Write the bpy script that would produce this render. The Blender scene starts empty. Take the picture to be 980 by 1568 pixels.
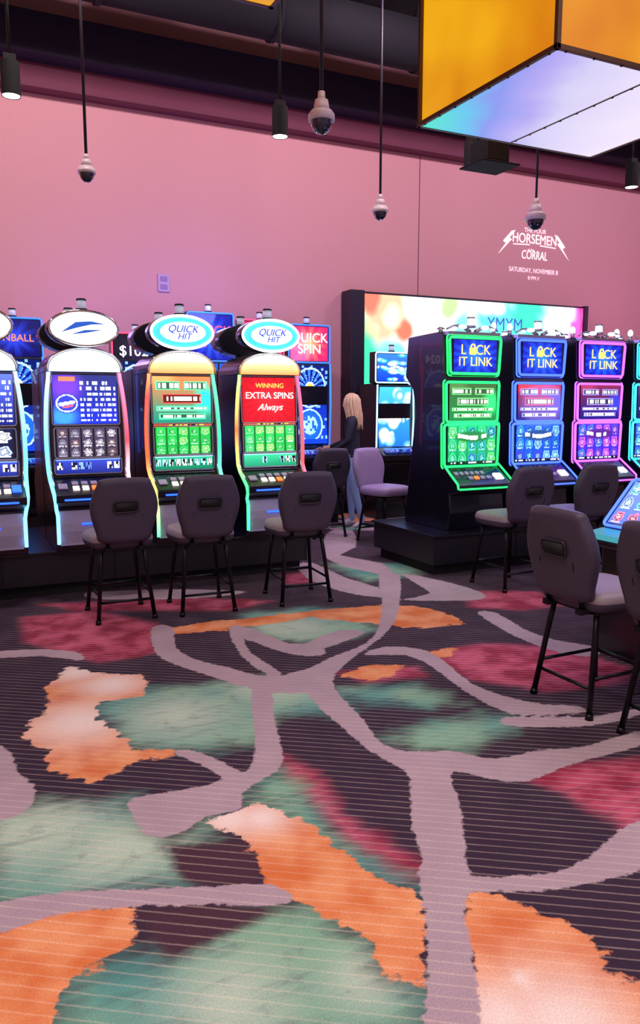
import bpy, math, random
import numpy as np
from mathutils import Vector, Matrix
random.seed(7)
sc = bpy.context.scene
sc.view_settings.view_transform = 'Standard'
sc.view_settings.look = 'None'

# ------------------------------------------------------------------ materials
def lin(c): return tuple((x/255.0)**2.2 for x in c)
def nm(name):
    m = bpy.data.materials.new(name); m.use_nodes = True
    return m, m.node_tree.nodes, m.node_tree.links, m.node_tree.nodes['Principled BSDF']
def mat(name, rgb, rough=.5, metal=0, bump=0, scale=60, emit=None, es=0, var=.12, coat=0):
    m, N, L, b = nm(name)
    c = lin(rgb)
    b.inputs['Roughness'].default_value = rough
    b.inputs['Metallic'].default_value = metal
    if coat: b.inputs['Coat Weight'].default_value = coat
    tc = N.new('ShaderNodeTexCoord')
    nz = N.new('ShaderNodeTexNoise'); nz.inputs['Scale'].default_value = scale; nz.inputs['Detail'].default_value = 3
    L.new(tc.outputs['Object'], nz.inputs['Vector'])
    cr = N.new('ShaderNodeValToRGB')
    cr.color_ramp.elements[0].color = tuple(x*(1-var) for x in c)+(1,)
    cr.color_ramp.elements[1].color = tuple(min(1, x*(1+var)) for x in c)+(1,)
    L.new(nz.outputs['Fac'], cr.inputs['Fac']); L.new(cr.outputs['Color'], b.inputs['Base Color'])
    if bump:
        bp = N.new('ShaderNodeBump'); bp.inputs['Strength'].default_value = bump; bp.inputs['Distance'].default_value = .01
        L.new(nz.outputs['Fac'], bp.inputs['Height']); L.new(bp.outputs['Normal'], b.inputs['Normal'])
    if emit:
        b.inputs['Emission Color'].default_value = lin(emit)+(1,)
        b.inputs['Emission Strength'].default_value = es
    return m
def glow(name, rgb, s):
    m, N, L, b = nm(name)
    b.inputs['Base Color'].default_value = lin(rgb)+(1,)
    b.inputs['Emission Color'].default_value = lin(rgb)+(1,)
    b.inputs['Emission Strength'].default_value = s
    return m
def glowramp(name, stops, s, axis='Z', lo=0., hi=1.):
    """light tube / light panel whose LEDs change colour along an object axis"""
    m, N, L, b = nm(name)
    tc = N.new('ShaderNodeTexCoord'); sp = N.new('ShaderNodeSeparateXYZ'); mr = N.new('ShaderNodeMapRange')
    mr.inputs['From Min'].default_value = lo; mr.inputs['From Max'].default_value = hi
    cr = N.new('ShaderNodeValToRGB')
    L.new(tc.outputs['Object'], sp.inputs[0]); L.new(sp.outputs[axis], mr.inputs['Value']); L.new(mr.outputs[0], cr.inputs['Fac'])
    els = cr.color_ramp.elements
    while len(els) < len(stops): els.new(.5)
    for e, (p, c) in zip(els, stops): e.position = p; e.color = lin(c)+(1,)
    L.new(cr.outputs['Color'], b.inputs['Emission Color']); L.new(cr.outputs['Color'], b.inputs['Base Color'])
    b.inputs['Emission Strength'].default_value = s
    return m
def screenmat(name, s):
    m, N, L, b = nm(name)
    at = N.new('ShaderNodeAttribute'); at.attribute_name = 'Col'
    b.inputs['Base Color'].default_value = (.01, .01, .012, 1); b.inputs['Roughness'].default_value = .12
    L.new(at.outputs['Color'], b.inputs['Emission Color']); b.inputs['Emission Strength'].default_value = s
    return m

M_BLACK = mat('black_gloss_cabinet', (22, 20, 30), .3, 0, 0, 20, coat=.3)
M_BLACKM = mat('black_matte_plastic', (12, 11, 15), .75)
M_PLINTH = mat('plinth_laminate', (24, 19, 30), .5, 0, .05, 40)
M_SILVER = mat('brushed_silver', (170, 165, 180), .3, .85, .05, 90)
M_GREYP = mat('silver_plastic', (172, 166, 196), .35, 0)
M_CHROME = mat('chrome', (200, 200, 210), .12, 1)
M_VINYL = mat('chair_vinyl_dark', (66, 57, 74), .5, 0, .25, 150)
M_SEAT = mat('chair_vinyl_seat', (138, 122, 130), .45, 0, .2, 150)
M_STEEL = mat('black_steel_legs', (26, 22, 30), .35, .5)
M_SLOT = mat('handle_recess_black', (10, 9, 12), .7)
M_SLOTRIM = mat('handle_rim', (40, 35, 47), .45)
M_SCREEN = screenmat('screen_pixels', 1.9)
M_LED = screenmat('led_wall_pixels', 1.9)
M_WHITE_E = glow('lamp_white', (255, 250, 245), 5)
M_WTXT = glow('text_white', (255, 252, 245), 1.9)
M_GOLD = glow('text_gold', (255, 205, 90), 1.7)
M_BTXT = glow('text_blue', (30, 50, 210), .9)
M_OTXT = glow('text_orange', (255, 120, 50), 1.6)
M_RTXT = glow('text_red', (255, 60, 60), 1.5)
M_BTN = glow('button_lit', (255, 235, 220), 1.8)
M_BTNB = glow('button_blue', (40, 90, 255), 2.5)
M_BTNO = glow('button_amber', (255, 110, 50), 1.6)
M_DOMEW = mat('camera_housing_white', (215, 200, 205), .4)
M_DOMEG = mat('camera_dome_glass', (30, 26, 50), .08, 0, coat=.8)
M_ROD = mat('rod_dark', (28, 22, 34), .5)
M_CLEAR = mat('candle_lens', (190, 195, 215), .2, 0, emit=(220, 225, 255), es=.3)
M_CLEAR2 = mat('candle_lens_bright', (220, 235, 240), .2, 0, emit=(225, 245, 255), es=1.2)

# ------------------------------------------------------------------ mesh builder
class MB:
    def __init__(s): s.v = []; s.f = []; s.m = []; s.sm = []
    def add(s, vs, fs, mi=0, smooth=False):
        o = len(s.v); s.v += [tuple(p) for p in vs]
        for f in fs: s.f.append(tuple(i+o for i in f)); s.m.append(mi); s.sm.append(smooth)
    def box(s, x0, x1, y0, y1, z0, z1, mi=0):
        v = [(x0,y0,z0),(x1,y0,z0),(x1,y1,z0),(x0,y1,z0),(x0,y0,z1),(x1,y0,z1),(x1,y1,z1),(x0,y1,z1)]
        s.add(v, [(0,3,2,1),(4,5,6,7),(0,1,5,4),(1,2,6,5),(2,3,7,6),(3,0,4,7)], mi)
    def prism(s, prof, a, b, axis='x', mi=0, smooth=False):
        n = len(prof); f3 = (lambda t, p: (t, p[0], p[1])) if axis == 'x' else ((lambda t, p: (p[0], t, p[1])) if axis == 'y' else (lambda t, p: (p[0], p[1], t)))
        v = [f3(a, p) for p in prof]+[f3(b, p) for p in prof]
        s.add(v, [(i, (i+1) % n, n+(i+1) % n, n+i) for i in range(n)], mi, smooth)
        s.add(v, [tuple(range(n))[::-1], tuple(range(n, 2*n))], mi)
    def cyl(s, p, q, r0, r1=None, mi=0, n=16, caps=True):
        s.tube([p, q], [r0, r0 if r1 is None else r1], mi, n, caps=caps)
    def tube(s, path, r, mi=0, n=8, closed=False, caps=True):
        P = [Vector(p) for p in path]; k = len(P)
        R = r if isinstance(r, (list, tuple)) else [r]*k
        vs = []; up = None
        for i in range(k):
            if closed: d = P[(i+1) % k]-P[i-1]
            else: d = P[min(i+1, k-1)]-P[max(i-1, 0)]
            d.normalize()
            if up is None: up = Vector((0, 0, 1)) if abs(d.z) < .9 else Vector((1, 0, 0))
            a = d.cross(up)
            if a.length < 1e-4: a = d.cross(Vector((.3, 1, .2)))
            a.normalize(); b = a.cross(d).normalized(); up = b
            for j in range(n):
                t = 2*math.pi*j/n
                vs.append(P[i]+(a*math.cos(t)+b*math.sin(t))*R[i])
        fs = []
        for i in range(k if closed else k-1):
            for j in range(n):
                i2 = (i+1) % k
                fs.append((i*n+j, i*n+(j+1) % n, i2*n+(j+1) % n, i2*n+j))
        s.add(vs, fs, mi, True)
        if caps and not closed: s.add(vs, [tuple(range(n)), tuple(range((k-1)*n, k*n))], mi)
    def ell(s, c, r, mi=0, nu=20, nv=12, zlo=-1., zhi=1., fn=None):
        vs = []; a0 = math.asin(zlo); a1 = math.asin(zhi)
        for i in range(nv+1):
            a = a0+(a1-a0)*i/nv
            for j in range(nu):
                t = 2*math.pi*j/nu
                p = (math.cos(a)*math.cos(t), math.cos(a)*math.sin(t), math.sin(a))
                if fn: p = fn(*p)
                vs.append((c[0]+r[0]*p[0], c[1]+r[1]*p[1], c[2]+r[2]*p[2]))
        s.add(vs, [(i*nu+j, i*nu+(j+1) % nu, (i+1)*nu+(j+1) % nu, (i+1)*nu+j) for i in range(nv) for j in range(nu)], mi, True)
    def pillow(s, outline, prof, fn, mi=0, mis=None):
        n = len(outline); cx = sum(p[0] for p in outline)/n; cy = sum(p[1] for p in outline)/n
        vs = []
        for (k, d) in prof:
            for (a, b) in outline: vs.append(fn(cx+(a-cx)*k, cy+(b-cy)*k, d))
        K = len(prof)
        for i in range(K-1):
            s.add(vs[i*n:(i+2)*n], [(j, (j+1) % n, n+(j+1) % n, n+j) for j in range(n)], mis[i] if mis else mi, True)
        s.add(vs[:n], [tuple(range(n))[::-1]], mis[0] if mis else mi, True)
        s.add(vs[-n:], [tuple(range(n))], mis[-1] if mis else mi, True)
    def obj(s, name, mats, parent=None, bevel=0, fix=True):
        me = bpy.data.meshes.new(name); me.from_pydata(s.v, [], s.f)
        for m in mats: me.materials.append(m)
        me.polygons.foreach_set('material_index', s.m)
        me.polygons.foreach_set('use_smooth', s.sm)
        me.update()
        if fix:
            import bmesh
            bm = bmesh.new(); bm.from_mesh(me); bmesh.ops.remove_doubles(bm, verts=bm.verts, dist=1e-5)
            bmesh.ops.recalc_face_normals(bm, faces=bm.faces); bm.to_mesh(me); bm.free()
        o = bpy.data.objects.new(name, me); sc.collection.objects.link(o)
        if parent: o.parent = parent
        if bevel:
            b = o.modifiers.new('bevel', 'BEVEL'); b.width = bevel; b.segments = 2; b.limit_method = 'ANGLE'; b.angle_limit = .6
        return o
def empty(name, loc=(0, 0, 0), rot=0):
    e = bpy.data.objects.new(name, None); e.location = loc; e.rotation_euler = (0, 0, rot); e.empty_display_size = .1
    sc.collection.objects.link(e); return e
def smoothloop(pts, n=6):
    out = []; k = len(pts)
    for i in range(k):
        p0, p1, p2, p3 = pts[i-1], pts[i], pts[(i+1) % k], pts[(i+2) % k]
        for j in range(n):
            t = j/n
            out.append(tuple(.5*((2*p1[c])+(-p0[c]+p2[c])*t+(2*p0[c]-5*p1[c]+4*p2[c]-p3[c])*t*t+(-p0[c]+3*p1[c]-3*p2[c]+p3[c])*t**3) for c in range(2)))
    return out
def rrect(w, h, r, n=5, cx=0, cz=0):
    out = []
    for (sx, sz, a0) in ((1, 1, 0), (-1, 1, 90), (-1, -1, 180), (1, -1, 270)):
        for i in range(n+1):
            a = math.radians(a0+90*i/n)
            out.append((cx+sx*(w/2-r)+r*math.cos(a), cz+sz*(h/2-r)+r*math.sin(a)))
    return out
def text(parent, name, body, size, loc, m, rot=(math.pi/2, 0, 0), sx=1., ext=.001, shear=0):
    cu = bpy.data.curves.new(name, 'FONT'); cu.body = body; cu.size = size; cu.align_x = 'CENTER'; cu.align_y = 'CENTER'
    cu.extrude = ext; cu.shear = shear; cu.space_line = .85
    cu.materials.append(m)
    o = bpy.data.objects.new(name, cu); o.location = loc; o.rotation_euler = rot; o.scale = (sx, 1, 1)
    sc.collection.objects.link(o); o.parent = parent; return o

# ------------------------------------------------------------------ screen painters (pixel content of real displays)
def A(c): return np.array(c, float)/255.
def fr(x): return x-np.floor(x)
def hs(i, j, s=0): return fr(np.sin(np.floor(i)*12.9898+np.floor(j)*78.233+s*3.17)*43758.5453)
def full(c, S): return A(c)*np.ones(S.shape+(3,))
def mixc(a, b, t): return a*(1-t[..., None])+b*t[..., None]
def put(C, mask, col): C[mask] = A(col)
def base(S, T, c0, c1): return mixc(full(c0, S), full(c1, S), T)
def soft(C, S, T, x, y, rx, ry, c, k=1.6):
    d = np.hypot((S-x)/rx, (T-y)/ry); return mixc(C, full(c, S), np.clip((1-d)*k, 0, 1))
def p_table(c0, c1, fg, logo, seed=0, x0=.42, rows=9):
    def f(S, T):
        C = base(S, T, c0, c1)
        C = soft(C, S, T, .2, .75, .35, .4, (110, 60, 210)); C = soft(C, S, T, .15, .15, .3, .3, (60, 140, 250))
        band = (fr(T*rows) > .28) & (fr(T*rows) < .8)
        cell = (hs(S*34, T*rows, seed) > .32) & (fr(S*34/3.4) > .18)
        put(C, band & cell & (S > x0) & (S < .97) & (T > .06) & (T < .92), fg)
        C = soft(C, S, T, x0/2, .42, x0*.46, .22, logo, 6)
        d = np.hypot((S-x0/2)/(x0*.42), (T-.42)/.19); put(C, (d < .95) & (d > .82), (235, 240, 255))
        put(C, (abs(T-.42-.25*(S-x0/2)) < .035) & (d < .7), (255, 255, 255)); put(C, (abs(T-.35-.25*(S-x0/2)) < .02) & (d < .6), (255, 90, 90))
        put(C, (T > .88) & (T < .96) & (hs(S*20, T*0, seed) > .4) & (S < .4), (255, 120, 80))
        return C
    return f
def p_reels(bg, pal, cols=5, rows=3, seed=0, line=(10, 10, 15), r=.36, hi=(255, 255, 255)):
    def f(S, T):
        C = base(S, T, bg, tuple(min(255, int(x*1.25)) for x in bg))
        cu = fr(S*cols); cv = fr(T*rows); h = hs(S*cols, T*rows, seed)
        h2 = hs(S*cols*7, T*rows*6, seed+3)
        P = A(pal)[(h*len(pal)).astype(int) % len(pal)]
        d = np.hypot((cu-.5)*1.05, (cv-.5))+.05*np.sin(np.arctan2(cv-.5, cu-.5)*(3+np.floor(h*4)))
        C = np.where((d < r)[..., None], P, C)
        C = np.where((d < r*.72)[..., None], P*.55, C)
        C = np.where((d < r*.5)[..., None], P*.35+.65*A(hi)*(.55+.45*h2[..., None]), C)
        C = np.where(((abs(cv-.14) < .05) & (abs(cu-.5) < .3) & (h2 > .3))[..., None], P*.5+.5, C)
        put(C, (cu < .04) | (cu > .96), line)
        return np.clip(C, 0, 1)
    return f
def p_bar(bg, fgs, n=9, seed=0):
    def f(S, T):
        C = base(S, T, bg, tuple(min(255, int(x*1.4+10)) for x in bg))
        h = hs(S*n, T*0, seed); cu = fr(S*n)
        P = A(fgs)[(h*997 % len(fgs)).astype(int)]
        m = (h > .35) & (cu > .12) & (cu < .88) & (T > .25) & (T < .78)
        C = np.where(m[..., None], P, C)
        put(C, m & (hs(S*n*5, T*5, seed) > .6), (20, 20, 40))
        put(C, T > .93, fgs[0])
        return C
    return f
def p_burst(c0, c1, rays=18, cx=.5, cy=.5, k=1.2, amp=.25):
    def f(S, T):
        d = np.hypot((S-cx), (T-cy)*.8)*k*1.6; a = np.arctan2(T-cy, S-cx)
        t = np.clip(d+amp*(np.sin(a*rays) > 0)*np.clip(d*2, 0, 1), 0, 1)
        return mixc(full(c0, S), full(c1, S), t)
    return f
def p_info(bg, fg, c2, seed=0, hot=None):
    def f(S, T):
        C = base(S, T, bg, c2)
        C = soft(C, S, T, .15, .95, .3, .25, tuple(min(255, int(c*1.3)) for c in c2)); C = soft(C, S, T, .9, .5, .25, .4, tuple(min(255, int(c*1.6+15)) for c in bg))
        for k, (x0, x1, y0, y1) in enumerate(((.06, .46, .70, .9), (.54, .94, .70, .9), (.16, .84, .42, .62), (.06, .94, .26, .36), (.1, .9, .08, .2))):
            m = (S > x0) & (S < x1) & (T > y0) & (T < y1)
            f2 = hot if (hot and k == 2) else fg
            put(C, m, tuple(int(x*.35) for x in f2))
            e = m & ((S < x0+.02) | (S > x1-.02) | (T < y0+.025) | (T > y1-.025)); put(C, e, f2)
            tx = m & (~e) & (hs(S*42, T*0+y0*10, seed) > .35) & (fr((T-y0)/(y1-y0)) > .25) & ((T-y0)/(y1-y0) < .75)
            put(C, tx, (255, 250, 230))
        return C
    return f
def p_wheel(bg, seed=0, cy=.72):
    def f(S, T):
        C = base(S, T, bg, tuple(int(x*.5) for x in bg))
        h = hs(S*16, T*30, seed); put(C, (h > .88), (120, 170, 255))
        asp = 1.8
        d = np.hypot(S-.5, (T-cy)*asp); a = np.arctan2((T-cy)*asp, S-.5)
        seg = fr(a/(2*math.pi)*16)
        C = np.where((d < .46)[..., None], mixc(full((60, 120, 255), S), full((10, 25, 120), S), (seg > .5)*1.), C)
        put(C, (d < .46) & (d > .42), (170, 215, 255)); put(C, (d < .46) & ((seg < .05)), (200, 230, 255))
        put(C, d < .14, (200, 230, 255)); put(C, d < .09, (255, 190, 60))
        c2 = cy-.48; d2 = np.hypot(S-.5, (T-c2)*asp)
        put(C, d2 < .38, (30, 90, 230)); put(C, (d2 < .38) & (d2 > .34), (170, 215, 255)); put(C, (d2 < .22) & (h > .3), (150, 200, 255))
        put(C, T < .06, (20, 60, 190))
        return C
    return f
def p_fish(bg, fg, seed=0):
    def f(S, T):
        C = base(S, T, bg, tuple(min(255, int(x*1.6+20)) for x in bg))
        rng = np.random.RandomState(seed+5)
        for i in range(18):
            x, y, r = rng.rand(), rng.rand(), .05+.09*rng.rand()
            C = soft(C, S, T, x, y, r*1.6, r, fg[i % len(fg)], 2.5)
            C = soft(C, S, T, x, y, r*.7, r*.45, (255, 255, 255), 2)
        put(C, (abs(T-.5-.03*np.sin(S*14)) < .035) & (hs(S*18, T*0, seed) > .3), (250, 255, 255))
        return C
    return f
def p_led(S, T):
    C = base(S, T, (235, 250, 245), (250, 255, 250))
    def blob(x, y, r, c, ry=None, k=2.):
        nonlocal C
        d = np.hypot((S-x)/r, (T-y)/(ry or r*2.2))+.12*np.sin(S*60+T*17)*np.sin(T*31-S*20)
        w = np.clip((1-d)*k, 0, 1); C = mixc(C, full(c, S), w)
    blob(.0, .45, .12, (60, 220, 150), .6); blob(.10, .9, .12, (255, 175, 140), .3); blob(.03, .97, .05, (245, 110, 90), .12)
    blob(.17, .78, .05, (245, 110, 90), .10); blob(.23, .95, .08, (255, 255, 250), .16); blob(.12, .86, .05, (255, 235, 190), .1)
    blob(.12, .60, .08, (110, 200, 220), .14); blob(.30, .66, .09, (40, 160, 110), .12)
    blob(.36, .95, .06, (170, 240, 140), .1); blob(.6, .86, .16, (90, 225, 190), .25); blob(.74, .92, .12, (60, 205, 170), .2)
    blob(.55, .97, .08, (255, 255, 255), .08); blob(.86, .86, .1, (190, 235, 250), .2); blob(.97, .85, .05, (220, 60, 150), .4)
    blob(.42, .8, .05, (120, 215, 200), .16)
    blob(.5, .4, .3, (70, 190, 150), .3); blob(.8, .4, .2, (240, 120, 90), .3); blob(.93, .97, .05, (255, 240, 240), .1)
    return C

def screen(parent, name, w, h, loc, painter, nx=56, ny=None, tilt=0., curve=0., m=None):
    ny = ny or max(6, int(nx*h/w))
    s = (np.arange(nx)+.5)/nx; t = (np.arange(ny)+.5)/ny
    S, T = np.meshgrid(s, t)
    C = np.clip(painter(S, T), 0, 1)**2.2
    gx, gz = np.meshgrid(np.linspace(-.5, .5, nx+1)*w, np.linspace(-.5, .5, ny+1)*h)
    gy = curve*(1-(2*gz/h)**2)
    ct, st = math.cos(tilt), math.sin(tilt)
    V = np.stack([gx, gy*ct+gz*st, gz*ct-gy*st], -1).reshape(-1, 3)
    i = np.arange(ny)[:, None]*(nx+1)+np.arange(nx)[None, :]
    F = np.stack([i, i+1, i+nx+2, i+nx+1], -1).reshape(-1, 4)
    me = bpy.data.meshes.new(name)
    me.vertices.add(len(V)); me.vertices.foreach_set('co', V.ravel())
    me.loops.add(len(F)*4); me.loops.foreach_set('vertex_index', F.ravel().astype(np.int32))
    me.polygons.add(len(F)); me.polygons.foreach_set('loop_start', np.arange(0, len(F)*4, 4, dtype=np.int32))
    me.update(calc_edges=True)
    ca = me.color_attributes.new('Col', 'FLOAT_COLOR', 'CORNER')
    cc = np.ones((len(F), 4, 4)); cc[:, :, :3] = C.reshape(-1, 1, 3)
    ca.data.foreach_set('color', cc.ravel())
    me.materials.append(m or M_SCREEN)
    o = bpy.data.objects.new(name, me); o.location = loc; sc.collection.objects.link(o); o.parent = parent
    return o

# ------------------------------------------------------------------ carpet
def P(u, v):
    """image pixel -> point on the floor plane (metres), projected through the camera view"""
    th = math.radians(26); ph = math.radians(8)
    x = (u-490)/1200; y = (784-v)/1200
    h = math.cos(ph)+y*math.sin(ph); dz = -math.sin(ph)+y*math.cos(ph)
    t = -1.6/dz; d = h*t; l = x*t
    return (math.sin(th)*d+math.cos(th)*l, math.cos(th)*d-math.sin(th)*l)
D = {  # carpet pattern outlines traced in image pixels, projected onto the floor
'T': [
[(650,1568),(655,1480),(652,1400),(640,1350),(645,1310),(630,1260),(628,1190),(610,1175),(560,1145),(520,1110),(490,1085),(470,1060),(430,1035),(470,1025),(510,1005),(560,985),(580,960),(585,920),(580,880),(612,880),(612,920),(605,950),(585,975),(550,1000),(525,1020),(510,1040),(520,1065),(555,1100),(580,1135),(620,1150),(690,1150),(760,1162),(830,1148),(900,1142),(980,1118),(1000,1135),(920,1158),(860,1175),(800,1198),(740,1190),(690,1182),(705,1230),(712,1290),(722,1340),(790,1340),(850,1335),(905,1310),(945,1275),(1000,1250),(1000,1320),(930,1345),(830,1365),(715,1368),(720,1440),(730,1500),(732,1600),(648,1600)],
[(-30,1390),(100,1365),(200,1362),(300,1358),(420,1355),(450,1385),(330,1385),(200,1388),(100,1398),(50,1410),(-30,1435)],
[(385,1055),(415,1055),(420,1100),(432,1150),(430,1175),(400,1195),(370,1215),(370,1240),(310,1252),(280,1275),(225,1280),(200,1240),(200,1222),(280,1210),(340,1195),(360,1185),(385,1175),(390,1130)],
[(232,960),(265,960),(268,990),(300,1010),(350,1022),(400,1035),(480,1035),(480,1060),(400,1058),(330,1038),(270,1018),(238,1000)],
[(262,1150),(300,1150),(350,1172),(375,1190),(345,1192),(310,1172)],
[(-30,1138),(15,1150),(25,1180),(50,1200),(52,1225),(35,1245),(-30,1252)],
[(350,960),(385,962),(440,985),(480,985),(500,1000),(470,1005),(420,995),(375,978),(385,1000),(430,1030),(415,1035),(370,1005)],
[(555,1003),(590,990),(650,995),(690,1020),(720,1045),(770,1065),(830,1078),(880,1080),(900,1090),(800,1095),(750,1080),(700,1050),(660,1020),(620,1003)],
[(730,938),(760,938),(800,962),(850,980),(910,990),(915,1005),(860,1000),(790,975)],
[(612,878),(680,890),(740,908),(735,918),(680,920),(610,918),(660,908)],
[(455,865),(480,862),(530,885),(580,900),(585,915),(520,905),(470,885)],
[(500,815),(540,812),(545,838),(520,850),(585,862),(600,880),(560,875),(500,855)],
[(-30,1000),(60,994),(120,999),(126,1012),(60,1004),(-30,1010)],
[(770,1098),(900,1098),(975,1085),(975,1096),(900,1112),(780,1112)],
[(470,985),(520,965),(560,968),(520,985),(480,996)],
[(130,908),(260,902),(380,906),(300,916),(160,918)]],
'O': [
[(75,1045),(110,1020),(150,1030),(225,1035),(220,1065),(150,1075),(150,1100),(190,1130),(200,1145),(270,1150),(260,1160),(200,1165),(190,1180),(140,1198),(110,1190),(75,1180),(70,1150),(35,1130),(45,1105),(75,1090),(70,1065)],
[(310,1255),(400,1232),(470,1260),(560,1330),(650,1375),(645,1515),(590,1500),(560,1440),(480,1390),(420,1370),(380,1290)],
[(710,1365),(780,1375),(860,1410),(910,1440),(950,1500),(1000,1505),(1000,1600),(725,1600),(715,1440)],
[(-30,1440),(60,1400),(200,1388),(212,1430),(150,1480),(100,1500),(70,1600),(-30,1600)],
[(220,968),(300,955),(480,935),(590,925),(650,930),(700,945),(710,955),(650,962),(560,955),(480,945),(350,965),(240,972)],
[(520,1035),(560,1018),(620,1020),(600,1035),(560,1042)],
[(640,1000),(700,992),(690,1004),(655,1012)]],
'G': [
[(135,1080),(200,1058),(300,1050),(400,1040),(490,1045),(540,1090),(480,1090),(420,1100),(390,1135),(300,1148),(200,1145),(170,1105)],
[(370,940),(480,930),(590,938),(570,965),(500,985),(430,980),(380,965)],
[(-30,1240),(190,1225),(250,1290),(320,1255),(300,1320),(280,1350),(150,1375),(-30,1390)],
[(80,1600),(100,1500),(250,1465),(400,1390),(480,1390),(560,1440),(590,1500),(650,1515),(650,1600)],
[(370,1215),(400,1190),(430,1180),(480,1230),(530,1290),(600,1345),(650,1372),(560,1345),(440,1255),(390,1235)],
[(590,1130),(660,1105),(780,1095),(790,1110),(740,1140),(640,1150)],
[(520,1055),(640,1050),(700,1075),(660,1085),(560,1075)],
[(500,862),(640,862),(640,880),(560,890)]],
'R': [
[(30,945),(150,935),(240,955),(240,1000),(150,1015),(40,985)],
[(425,1155),(485,1183),(525,1243),(605,1298),(655,1323),(648,1345),(600,1348),(530,1292),(480,1237),(445,1200)],
[(800,1190),(870,1172),(1000,1160),(1000,1290),(930,1255),(860,1215)],
[(650,1000),(740,985),(860,990),(960,1020),(960,1045),(840,1060),(720,1040)],
[(710,905),(820,905),(870,925),(800,935),(720,930)],
[(430,880),(500,872),(510,890),(440,895)],[(510,1030),(640,1020),(650,1035),(560,1045)],
[(60,925),(300,915),(420,920),(350,935),(120,935)]],
'K': [[(255,1295),(330,1290),(390,1285),(410,1330),(400,1355),(300,1358),(270,1340)],[(210,1392),(300,1386),(440,1388),(350,1430),(260,1470),(240,1450)]]
}
W = [((125,1105),.28),((170,1048),.2),((120,1028),.2),((350,1253),.15),((400,1252),.12),((860,1568),.2),((770,1560),.15),((800,1500),.05)]  # pale spots on the orange, centres in image pixels
PG = [((350,1535),.18),((60,1270),.3),((180,1300),.25),((440,960),.35),((270,1095),.3),((420,1045),.3),((560,1500),.12)]  # pale spots on the green, centres in image pixels
X0, X1, Y0, Y1, ST = -4.5, 13.5, -3.0, 10.2, .035
gx = np.arange(X0, X1+ST*.5, ST); gy = np.arange(Y0, Y1+ST*.5, ST)
GX, GY = np.meshgrid(gx, gy); nxg, nyg = len(gx), len(gy)
px, py = GX.ravel(), GY.ravel()
def sdf(poly):
    p = np.array(poly); bx0, by0 = p.min(0)-.5; bx1, by1 = p.max(0)+.5
    out = np.full(px.shape, .5)
    idx = np.where((px > bx0) & (px < bx1) & (py > by0) & (py < by1))[0]
    X, Y = px[idx], py[idx]; d2 = np.full(X.shape, 1e9); ins = np.zeros(X.shape, bool)
    for i in range(len(p)):
        a = p[i-1]; b = p[i]; e = b-a; L2 = (e*e).sum()+1e-12
        t = np.clip(((X-a[0])*e[0]+(Y-a[1])*e[1])/L2, 0, 1)
        d2 = np.minimum(d2, (X-a[0]-e[0]*t)**2+(Y-a[1]-e[1]*t)**2)
        c = ((a[1] > Y) != (b[1] > Y)); xi = a[0]+(Y-a[1])*e[0]/(e[1] if abs(e[1]) > 1e-9 else 1e-9)
        ins ^= c & (X < xi)
    d = np.sqrt(d2); d[ins] *= -1; out[idx] = np.minimum(d, .5); return out
fields = {}
for k, L in D.items():
    f = np.full(px.shape, .5)
    for q in L:
        pp = [P(*c) for c in q]
        if k == 'T': pp = smoothloop(pp, 2)
        f = np.minimum(f, sdf(pp))
    fields[k] = f
for nme_, LL in (('W', W), ('P', PG)):
    w = np.zeros(px.shape)
    for (c, r) in LL:
        cx, cy = P(*c); w = np.maximum(w, np.exp(-((px-cx)**2+(py-cy)**2)/(r*r)))
    fields[nme_] = w
th = math.radians(26)
fw = math.sin(th)*px+math.cos(th)*py; lt = math.cos(th)*px-math.sin(th)*py
fields['X'] = np.clip(np.clip((np.abs(lt)-.41*fw-.05)*3, 0, 1)+np.clip((1.75-fw)*4, 0, 1)+np.clip((fw-9.5)*2, 0, 1), 0, 1)
me = bpy.data.meshes.new('floor')
V = np.stack([px, py, np.zeros_like(px)], -1)
ii = (np.arange(nyg-1)[:, None]*nxg+np.arange(nxg-1)[None, :])
F = np.stack([ii, ii+1, ii+nxg+1, ii+nxg], -1).reshape(-1, 4).astype(np.int32)
me.vertices.add(len(V)); me.vertices.foreach_set('co', V.ravel())
me.loops.add(F.size); me.loops.foreach_set('vertex_index', F.ravel())
me.polygons.add(len(F)); me.polygons.foreach_set('loop_start', np.arange(0, F.size, 4, dtype=np.int32))
me.update(calc_edges=True)
for k, f in fields.items():
    a = me.attributes.new('c'+k, 'FLOAT', 'POINT'); a.data.foreach_set('value', f.astype(np.float32))
floor = bpy.data.objects.new('floor', me); sc.collection.objects.link(floor)
m, N, L, b = nm('carpet'); me.materials.append(m)
tc = N.new('ShaderNodeTexCoord')
def noise(scale, det=2, vec=None, rough=.5):
    n = N.new('ShaderNodeTexNoise'); n.inputs['Scale'].default_value = scale; n.inputs['Detail'].default_value = det; n.inputs['Roughness'].default_value = rough
    L.new(vec or tc.outputs['Object'], n.inputs['Vector']); return n.outputs['Fac']
def math_(op, a, bb=None, c=None):
    n = N.new('ShaderNodeMath'); n.operation = op
    for i, x in enumerate((a, bb, c)):
        if x is None: continue
        if isinstance(x, (int, float)): n.inputs[i].default_value = x
        else: L.new(x, n.inputs[i])
    return n.outputs[0]
def rng_(v, a, bb, c=0., d=1.):
    n = N.new('ShaderNodeMapRange'); n.interpolation_type = 'SMOOTHSTEP'
    n.inputs['From Min'].default_value = a; n.inputs['From Max'].default_value = bb; n.inputs['To Min'].default_value = c; n.inputs['To Max'].default_value = d
    L.new(v, n.inputs['Value']); return n.outputs[0]
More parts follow.
